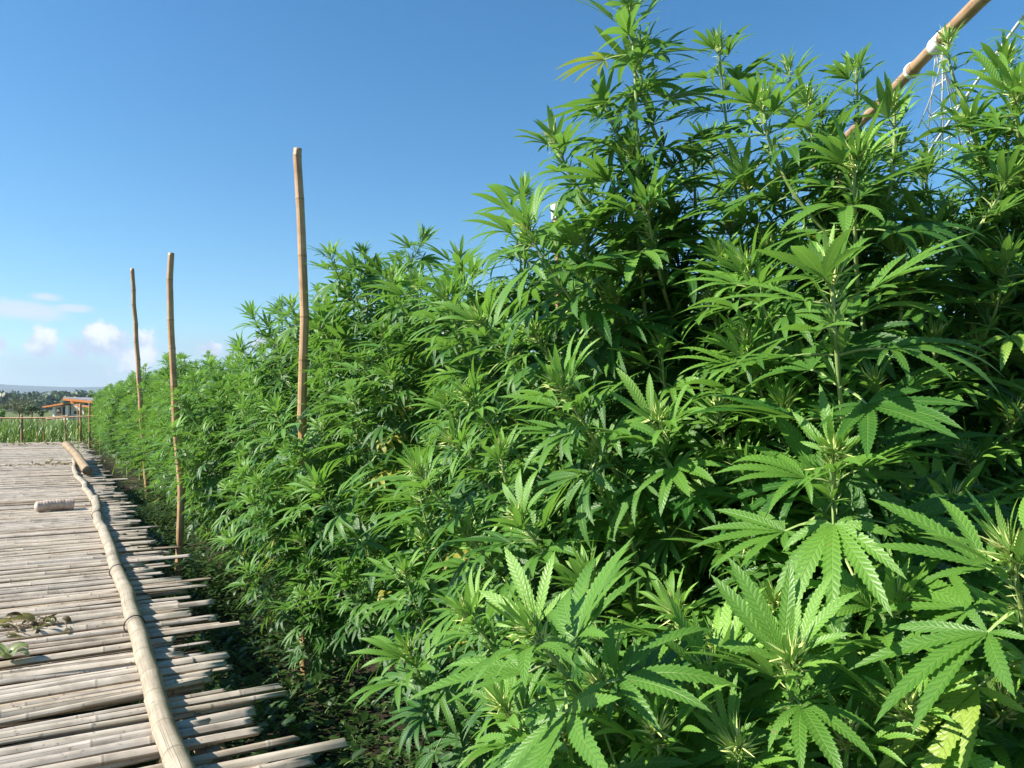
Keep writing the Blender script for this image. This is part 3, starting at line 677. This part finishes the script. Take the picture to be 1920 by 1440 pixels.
for k, (s, h) in enumerate([(2.0, 2.35), (2.9, 2.4), (3.8, 2.25), (4.7, 2.38), (5.6, 2.3), (6.6, 2.2)]):
    plant(sd(s, 2.45+g.normal(0, .08)), h, 'half hidden hemp plant of the second row, %s counted from the right' % ordn[k], 'mid', 24, g, BK, lo=.35, spread=1.05, Ltop=.12)
for k, (s, h) in enumerate([(1.3, 2.45), (2.4, 2.4), (3.4, 2.3), (.9, 2.5)]):
    plant(sd(s, 3.3 if k < 3 else 2.6), h, ['hemp plant deep in the field, seen through gaps at the right edge', 'hemp plant deep in the field, seen between the tall right stems', 'hemp plant deep in the field behind the leaning tall top', 'hemp plant at the right edge behind the cord netting'][k], 'mid', 22, g, BK, lo=.3, spread=1.1, Ltop=.12)

# farther along the row: a few whole plants, copied down both rows
def far_plant(g, H):
    st, lv, bd_ = MB(), MB(), MB(); sp = stem_path(H, (g.normal(0, .02), g.normal(0, .02)), g); at = lambda z: np.array([np.interp(z, sp[:, 2], sp[:, k]) for k in range(3)])
    tube(st, sp, np.linspace(.014, .004, len(sp)), 5, False)
    def take(res):
        for a, b in zip((st, lv, bd_), res):
            for V, F, UV, T, M in zip(b.V, b.F, b.UV, b.T, b.M):
                a.V.append(V); a.F.append(F-F.min()+a.n if False else F+off[a]); a.UV.append(UV); a.T.append(T); a.M.append(M)
            a.n += b.n; off[a] = a.n
    off = {st: st.n, lv: 0, bd_: 0}
    take(shoot(np.concatenate([[at(H-.42)], sp[sp[:, 2] > H-.40]]), .006, .003, .15, 'low', g)); az_ = g.uniform(0, 6); nb = 27
    for k in range(nb):
        h = .10+.73*(k+.5)/nb; az_ += 2.4+g.normal(0, .3); lw = 1.0-.75*max(0, (h-.35)/.65)
        ln = (.24+.54*lw)*g.uniform(.85, 1.2); o = np.array([sin(az_), cos(az_), 0]); t0 = rad(g.uniform(55, 78)); t1 = rad(g.uniform(8, 30))
        d0 = o*sin(t0)+np.array([0, 0, cos(t0)]); d1 = o*sin(t1)+np.array([0, 0, cos(t1)]); q = at(h*H); p3 = d0*ln*.52+d1*ln*.46
        take(shoot(bez(q, q+d0*ln*.36, q+p3-d1*ln*.36, q+p3, 8), .005, .0025, .172, 'low', g, bare=.42, bias=.45))
    return st.mesh('stem', M_STEM), lv.mesh('foliage', LEAFF), bd_.mesh('flower_buds', M_BUD)
FARV = []
for k in range(6):
    H = [2.1, 2.3, 2.2, 2.4, 2.05, 2.25][k]; st, lv, bd_ = far_plant(g, H); FARV.append((st, lv, bd_, H))
def far_copy(s, d, H, label, group, k):
    x, y = sd(s, d); r = empty('hemp_plant', (x, y, 0), label, 'hemp plant', group); st, lv, bd_, h0 = FARV[k % 6]
    r.scale = (1.08, 1.08, H/h0); r.rotation_euler = (0, 0, g.uniform(-.6, .6))
    link('stem', st, r); link('foliage', lv, r); link('flower_buds', bd_, r, kind='stuff')
s = 10.9; k = 0
while s < 35 and k < 33:
    hh = 2.2+.2*sin(k*1.9)+g.uniform(-.25, .3)
    far_copy(s, 1.62+g.normal(0, .12), hh, 'front row hemp plant, %s beyond the middle bamboo pole towards the house' % ordn[k], FR, k+int(g.integers(3)))
    k += 1; s += .82
s = 7.6; k = 0
while s < 35 and k < 33:
    far_copy(s, 2.5+g.normal(0, .1), 2.35+.25*sin(k*2.3)+g.uniform(-.2, .35), 'second row hemp plant showing only its tip, %s going away from the tallest bamboo pole' % ordn[k], BK, k+int(g.integers(3)))
    k += 1; s += 1.0
# ------------------------------------------------------------------ weeds, grass, litter
g = np.random.default_rng(55)
def blade(mb, p, d, ln, wd, arch, g, tone=.6, n=10):
    t = np.linspace(0, 1, n); d = nrm(np.array([d[0], d[1], 0])); side = np.array([d[1], -d[0], 0])
    el = arch[0]+(arch[1]-arch[0])*t; x = np.cumsum(np.cos(el))*ln/n; z = np.cumsum(np.sin(el))*ln/n
    c = p+x[:, None]*d+np.stack([0*z, 0*z, z], -1); w_ = wd*(1-t**2.2)*.5+.0004
    V = np.stack([c-side*w_[:, None], c+np.array([0, 0, -.15])*w_[:, None], c+side*w_[:, None]], 1).reshape(-1, 3)
    i = np.arange(n-1)[:, None]*3+np.arange(2)[None]; F = np.stack([i, i+3, i+4, i+1], -1).reshape(-1, 4); mb.add(V, F, tone=tone)
M_STRAW = leaf_material('dry_straw', (.09, .06, .03), (.30, .22, .11), (.2, .15, .06), veins=False)
def weeds():
    mb = MB(); T = TPL['low']['young']
    tw = [leaf(n, 4, False, rad(40), rad(25), .5, g, .42) for n in (3, 3, 1, 1, 5)]
    for k in range(9500):
        s = g.uniform(1.0, 16) if k < 8600 else g.uniform(16, 34); d = g.uniform(.35, 2.6)
        if k > 9100: s = g.uniform(26.5, 31); d = g.uniform(-8, 3)
        if math.sin(s*1.7+d*2.1)+math.sin(s*.9-d*3.3+1) < (-1.1 if s > 3.2 else -.55): continue
        p = W(s, d, 0); n = g.integers(3, 7); f0 = g.uniform(0, 6)
        hgt = g.uniform(.02, .10)+.26*max(0, g.random()-.3)*(math.sin(s*2.3)+1.2)*.6
        for q in range(n):
            f = f0+q*2*pi/n+g.normal(0, .3); place_leaf(mb, tw[g.integers(5)], p+np.array([g.normal(0, .02), g.normal(0, .02), hgt*g.uniform(.2, 1)]), np.array([cos(f), sin(f), g.uniform(-.1, .5)]), np.array([0, 0, 1.0])+g.normal(0, .2, 3), g.uniform(.025, .075), g.uniform(.1, .9))
    q0 = P(345, 1010, 6.9)
    for k in range(420):
        p = np.array([q0[0]+g.normal(.1, .35), q0[1]+g.normal(-.25, .35), 0]); f0 = g.uniform(0, 6); z = g.uniform(.03, .42)
        for q in range(4):
            f = f0+q*pi/2; place_leaf(mb, tw[g.integers(5)], p+[0, 0, z*g.uniform(.5, 1)], np.array([cos(f), sin(f), g.uniform(-.2, .4)]), np.array([0, 0, 1.0])+g.normal(0, .25, 3), g.uniform(.04, .08), g.uniform(.1, .8))
    st = MB()
    for k in range(900):
        s = g.uniform(1.2, 9); d = g.uniform(.5, 2.4); f = g.uniform(0, 6.3); ln = g.uniform(.04, .22)
        blade(st, W(s, d, .012+.02*g.random()), (cos(f), sin(f)), ln, g.uniform(.003, .012), (g.uniform(-.1, .25), g.uniform(-.3, .1)), g, g.uniform(0, 1), 4)
    st.build('dry_straw', M_STRAW, kind='stuff', label='dry straw and fallen bits on the dark soil')
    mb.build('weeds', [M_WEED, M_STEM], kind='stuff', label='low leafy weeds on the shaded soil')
weeds()
def tuft(pos, label, blades, cat='grass'):
    mb = MB()
    for d, ln, wd, a in blades: blade(mb, np.zeros(3), d, ln, wd, a, g, g.uniform(.4, .9), 14)
    o = mb.build('grass_tuft', M_GRASS); o.location = pos; tag(o, label, cat, 'grass tufts beside the walkway')
a = PZ(205, 930, 0); tuft(a, 'arching bright grass blades at the walkway edge below the slanting pole stump', [((.5, -.2), .62, .03, (1.5, 1.2)), ((1, -.1), .9, .028, (1.2, -.9)), ((1, .1), 1.1, .026, (1.0, -1.0)), ((.7, .5), .7, .026, (1.2, -.6)), ((-.3, .2), .4, .022, (1.4, .6))])
a = PZ(300, 1010, 0); tuft(a, 'thin grass stems leaning up beside the foot of the middle pole', [((1, .1), .60, .013, (1.1, .8)), ((1, -.3), .5, .012, (1.0, -.4)), ((-.4, .4), .4, .012, (1.2, -.2))])
a = P(145, 838, 16.0); a[2] = .45; tuft(a, 'tall thin reed stalk rising before the far house', [((.1, .1), 1.45, .022, (1.62, 1.55)), ((-.6, .1), .9, .03, (1.45, .3)), ((.8, 0), .5, .03, (1.4, .2)), ((.2, -.1), 1.1, .02, (1.5, 1.4))], 'reed')
a = P(188, 800, 20); a[2] = 0; tuft(a, 'lone thin stalk standing above the farthest hemp tops', [((.1, .1), 2.35, .016, (1.6, 1.5)), ((.6, .1), 1.2, .03, (1.5, .8))], 'reed')

M_DRY = leaf_material('wilted_leaf', (.06, .04, .018), (.38, .33, .14), (.2, .16, .05), veins=False)
M_TWIG = plain('dry_twig', (.20, .13, .07), .8, 30)
def litter(px, py, z, label, n, size, tones, spread, seed, extra=()):
    g = np.random.default_rng(seed); c = PZ(px, py, z); mb = MB(); tw = MB()
    for k in range(n):
        o = np.array([g.normal(0, spread[0]), g.normal(0, spread[1]), abs(g.normal(0, .012))+.004])
        o = U*o[1]+D*o[0]+np.array([0, 0, o[2]])
        v, f, uv = leaflet(1.0, g.uniform(.18, .4), 12, rad(g.uniform(20, 200)), g.uniform(-.6, 1.6), rad(g.uniform(-5, 45)), g.normal(0, .2), False, g)
        a = g.uniform(0, 2*pi); xd = np.array([cos(a), sin(a), g.uniform(-.05, .35)]); X = nrm(xd); up = nrm(np.array([0, 0, 1.0])+g.normal(0, .5, 3)); Y = nrm(np.cross(up, X)); Z = np.cross(X, Y)
        vv = (v*size*g.uniform(.6, 1.3))@np.stack([X, Y, Z])+o; vv[:, 2] = np.maximum(vv[:, 2], .004+.004*g.random()); mb.add(vv, f, uv, g.uniform(*tones))
        if k % 2 == 0: tube(tw, bez(o, o+X*size*.3+np.array([0, 0, .012]), o-X*size*.6+np.array([0, 0, .02]), o-X*size+g.normal(0, .008, 3)*[1, 1, 0]+np.array([0, 0, .006]), 8), .0016, 5)
    o = empty('wilted_leaves', c, label, 'dead leaves', 'wilted leaves lying on the walkway')
    mb.build('leaves', M_DRY, o); tw.build('twigs', M_TWIG, o)
SL = DECK+.022
litter(52, 1178, SL, 'heap of curled brown dead leaves and twigs on the pale slats', 34, .062, (-.1, .5), (.075, .07), 1)
litter(8, 1170, SL, 'yellowed curled leaf beside the brown leaf heap at the left edge', 4, .09, (.5, 1), (.04, .03), 2)
litter(100, 872, SL, 'scattered dark plant bits on the far slats near the edge poles', 46, .11, (0, .5), (.55, .16), 3)
litter(25, 835, SL, 'trail of dry plant litter across the far end of the walkway', 90, .16, (0, .7), (1.6, .35), 4)
mb = MB(); g2 = np.random.default_rng(9)
for k in range(7): 
    v, f, uv = leaflet(1, .55, 9, rad(g2.uniform(40, 150)), g2.uniform(.1, .9), rad(g2.uniform(20, 70)), .1, False, g2); a = k*.9; X = nrm([cos(a), sin(a), .2]); Y = nrm(np.cross([0, 0, 1], X)); Z = np.cross(X, Y)
    vv = v*.085@np.stack([X, Y, Z])+np.array([cos(a), sin(a), 0])*.012+np.array([0, 0, .012]); vv[:, 2] = np.maximum(vv[:, 2], .004); mb.add(vv, f, uv, g2.uniform(.3, 1))
o = mb.build('fresh_cutting', leaf_material('pale_wilting_leaf', (.05, .10, .03), (.38, .42, .22), (.2, .3, .08), veins=False)); o.location = PZ(14, 1240, SL); tag(o, 'pale green wilting leaf rosette on the slats at the left edge', 'leaf', 'wilted leaves lying on the walkway')
# ribbed pale roll lying on the slats
def roll():
    n = 90; x = np.linspace(0, 1, n); r = .052*np.minimum(1, np.minimum((x/.10)**.5+.15, ((1-x)/.05)**.5+.35)); r = r*(1+.012*np.sin(x*2*pi*13)*(x > .1)+.03*np.sin(x*7+1)+.02*np.sin(x*23))
    c = PZ(64, 952, DECK+.06); e = PZ(139, 946, DECK+.065); pts = c+(e-c)*x[:, None]; pts[:, 2] += .014*np.sin(x*pi)
    mb = MB(); tube(mb, pts-c, r, 20)
    m, t, b, _ = newmat('pale_fibre'); f = noise(t, 40, 5, .6); t.links.new(ramp(t, f, [(.3, (.38, .27, .21)), (.6, (.56, .46, .38))]), b.inputs['Base Color']); b.inputs['Roughness'].default_value = .8; bump(t, b, f, .6, .01)
    o = mb.build('fibre_roll', m); o.location = c; tag(o, 'pale pinkish ribbed roll lying on the slats left of the edge pole', 'roll')
roll()

# ------------------------------------------------------------------ far end: fence, crop, house, trees
FY = 26.0
def fence():
    r = empty('bamboo_fence', (P(40, 800, FY)[0], FY, 0), 'low bamboo rail fence across the far end of the walkway', 'fence'); b = np.array(r.location); g = np.random.default_rng(4)
    def part(name, pts, r0, r1, sp=.5, wob=.004):
        mb = MB(); bamboo(mb, [np.array(p)-b for p in pts], r0*.75, r1*.75, sp, g, wob, True, 10); mb.build(name, M_POLE, r)
    part('rail', [P(-160, 786, FY), P(0, 784, FY), P(80, 783.5, FY), P(128, 780, FY)], .045, .034)
    part('rail', [P(86, 786, FY-.1), P(150, 781, FY-.1), P(230, 779, FY-.1)], .034, .03)
    for x, yt, rr in ((-90, 780, .05), (41, 778, .055), (82, 782, .025), (123, 781, .03), (151, 757, .055), (168, 755, .045), (146, 762, .022), (70, 780, .018)):
        p = P(x, yt, FY+.12); part('post', [[p[0]+.03, p[1], -.03], p], rr, rr*.9)
fence()
def crop():
    mb = MB(); g = np.random.default_rng(14)
    for k in range(2600):
        y = FY+1+g.uniform(0, 1)**1.5*26; x = g.uniform(-.80, -.36)*y; p = np.array([x, y, 0]); hh = g.uniform(.8, 1.05)
        for q in range(5):
            f = g.uniform(0, 2*pi); blade(mb, p+np.array([0, 0, hh*q/6]), (cos(f), sin(f)), hh*g.uniform(.4, .72), .034, (1.5, g.uniform(-.5, 1.3)), g, g.uniform(.1, 1), 6)
    mb.build('corn_crop', M_CORN, kind='stuff', label='band of upright green corn behind the far fence')
crop()
def house():
    Y0 = 112.0; c = P(133, 790, Y0); c[2] = 0; c[0] += 1.1
    r = empty('farm_house', c, 'low pale house with orange timber eaves and grey mono-pitch roofs beyond the fence', 'house'); r.rotation_euler = (0, 0, rad(-9))
    k = Y0/FPX     # metres per pixel
    def X(px): return (px-133)*k
    def Zp(py): return CAM[2]+(768-py)*k
    wall = plain('white_plaster', (.74, .70, .63), .85, 3, .08); orange = plain('orange_timber', (.62, .20, .035), .6, 4, .2); grey = plain('roof_sheet', (.30, .28, .29), .5, 2, .15)
    glass = plain('dark_glass', (.03, .035, .04), .12); pink = plain('pink_wall', (.50, .34, .28), .85, 3, .1)
    def bx(name, x0, x1, y0, y1, z0, z1, m, par=r):
        mb = MB(); box(mb, [(x0+x1)/2, (y0+y1)/2, (z0+z1)/2], [x1-x0, y1-y0, z1-z0]); return mb.build(name, m, par, smooth=False)
    def slab(name, x0, z0, x1, z1, y0, y1, th, m, par=r):
        mb = MB(); V = np.array([[x, y, z+dz] for x, z in ((x0, z0), (x1, z1)) for y in (y0, y1) for dz in (0, th)], float)
        Q = [[0, 1, 3, 2], [4, 6, 7, 5], [0, 4, 5, 1], [2, 3, 7, 6], [1, 5, 7, 3], [0, 2, 6, 4]]
        mb.add(np.concatenate([V[q] for q in Q]), np.arange(24).reshape(6, 4)); return mb.build(name, m, par, smooth=False)
    w1 = bx('wall', X(97), X(122), .0, 5, 0, Zp(762), wall)
    wn = bx('window', X(99.5), X(119), -.05, .02, Zp(778.5), Zp(763), glass, w1)
    for q in range(4): bx('mullion', X(99.5+4.9*q+2)-.03, X(99.5+4.9*q+2)+.03, -.10, -.052, Zp(778.5), Zp(763), plain('dark_frame', (.08, .07, .06)), wn)
    bx('column', X(93.5), X(98.5), -1.4, -1.05, 0, Zp(763), wall); bx('column', X(119.8), X(125), -1.4, -1.05, 0, Zp(760), wall)
    w2 = bx('wall', X(122.1), X(149), -.5, 6, 0, Zp(756.5), wall)
    bx('window', X(129), X(144.5), -.55, -.49, Zp(776.5), Zp(770.5), glass, w2)
    bx('gable_panel', X(122.1), X(149), -.62, -.52, Zp(757), Zp(751.5), orange)
    bx('timber_wall', X(149.1), X(192), -.3, 6, 0, Zp(760), orange)
    bx('side_wall', X(74), X(93), 1.2, 5, 0, Zp(774), pink)
    slab('roof', X(79), Zp(764), X(122), Zp(757.5), -2.0, 5.5, .10, grey); slab('fascia', X(79), Zp(764.6), X(122), Zp(758.2), -2.06, -2.003, .2, orange)
    slab('roof', X(120), Zp(749), X(195), Zp(755.5), -1.9, 7, .34, grey); slab('fascia', X(120), Zp(751), X(195), Zp(757.5), -1.97, -1.903, .30, orange)
    slab('roof', X(149), Zp(759.5), X(196), Zp(764.5), -2.3, -.35, .10, grey); slab('fascia', X(149), Zp(761.5), X(196), Zp(766.5), -2.36, -2.303, .18, orange)
    slab('porch_roof', X(70), Zp(775), X(93), Zp(770), .6, 4.5, .12, plain('purple_sheet', (.20, .16, .20)))
house()
def tree(name, label, px, py_base_dep, top_py, half_w, mat, seed, n, lsz, cat='tree', dens=1.0, trunk=.12):
    dep = py_base_dep; g = np.random.default_rng(seed); b = P(px, 780, dep); b[2] = 0; H = CAM[2]+(768-top_py)*dep/FPX; Wd = half_w*dep/FPX
    r = empty(name, b, label, cat, 'trees and bushes near the far house'); tk = MB(); cr = MB()
    tube(tk, smooth_path([[0, 0, -.1], [.05, 0, H*.4], [0, .05, H*.8]], 10), np.linspace(trunk, trunk*.3, 10), 7)
    cs = []
    for k in range(9):
        a = g.uniform(0, 6.3); q = np.array([cos(a)*Wd*g.uniform(.2, .8), sin(a)*Wd*g.uniform(.2, .8), H*g.uniform(.35, .85)]); cs.append((q, g.uniform(.3, .5)*Wd))
        tube(tk, bez(np.array([0, 0, H*.25]), np.array([0, 0, H*.45]), q*.7, q, 6), np.linspace(trunk*.45, trunk*.1, 6), 5)
    for k in range(n):
        c, rr = cs[g.integers(9)]; v = nrm(g.normal(0, 1, 3)); p = c+v*rr*g.uniform(.3, 1.1)*np.array([1, 1, .75]); p[2] = min(H, max(.15, p[2]))
        x = nrm(g.normal(0, 1, 3)); y = nrm(np.cross(x, nrm(v+g.normal(0, .6, 3)))); s_ = lsz*g.uniform(.6, 1.4)
        cr.add([p-x*s_, p-y*s_*.4, p+x*s_, p+y*s_*.4], [[0, 1, 2, 3]], tone=g.uniform(0, 1))
    tk.build('trunk', M_TWIG, r); cr.build('crown', mat, r, smooth=False)
tree('bare_tree', 'brownish thin-leaved tree left of the far house', 36, 140, 748, 33, M_DRYTREE, 2, 3400, .13)
tree('leafy_tree', 'dark green bush between the brownish tree and the far house', 60, 128, 756, 15, M_TREE, 3, 2000, .13)
tree('leafy_tree', 'yellowish green bush at the left edge behind the fence rail', 2, 90, 764, 10, M_GRASS, 4, 1000, .12, cat='bush')
tree('leafy_tree', 'dark tree peeping over the right end of the far house roof', 173, 150, 736, 12, M_TREE, 5, 1500, .2)
tree('leafy_tree', 'low dark bush hugging the left wall of the far house', 80, 118, 768, 9, M_TREE, 6, 900, .1, cat='bush')
def forest():
    mb = MB(); g = np.random.default_rng(6)
    for k in range(420):
        dep = g.uniform(560, 900); x = g.uniform(-.80, -.32)*dep if k < 330 else g.uniform(-.3, .8)*dep; H = g.uniform(15, 23)*dep/700*.85; Wd = H*g.uniform(.28, .5); b = np.array([x, dep, 0])
        for q in range(70):
            v = nrm(g.normal(0, 1, 3)); p = b+np.array([0, 0, H*.55])+v*g.uniform(.5, 1)*np.array([Wd, Wd, H*.48]); xx = nrm(g.normal(0, 1, 3)); yy = nrm(np.cross(xx, v+g.normal(0, .4, 3))); s_ = g.uniform(1.2, 2.6)
            mb.add([p-xx*s_, p-yy*s_*.7, p+xx*s_, p+yy*s_*.7], [[0, 1, 2, 3]], tone=g.uniform(0, 1))
    mb.build('forest', M_FOREST, kind='stuff', smooth=False, label='far bluish belt of woods under the hills')
forest()

# ------------------------------------------------------------------ haze
def haze():
    m = bpy.data.materials.new('haze'); m.use_nodes = True; t = m.node_tree; t.nodes.clear(); o = N(t, 'ShaderNodeOutputMaterial')
    v = N(t, 'ShaderNodeVolumePrincipled'); v.inputs['Color'].default_value = (.56, .70, .90, 1); v.inputs['Density'].default_value = .00012; v.inputs['Anisotropy'].default_value = .2
    t.links.new(v.outputs[0], o.inputs['Volume'])
    mb = MB(); box(mb, [0, 0, 209], [24000, 24000, 420]); mb.build('haze', m, kind='stuff', smooth=False)
HAZE = True
if HAZE: haze()
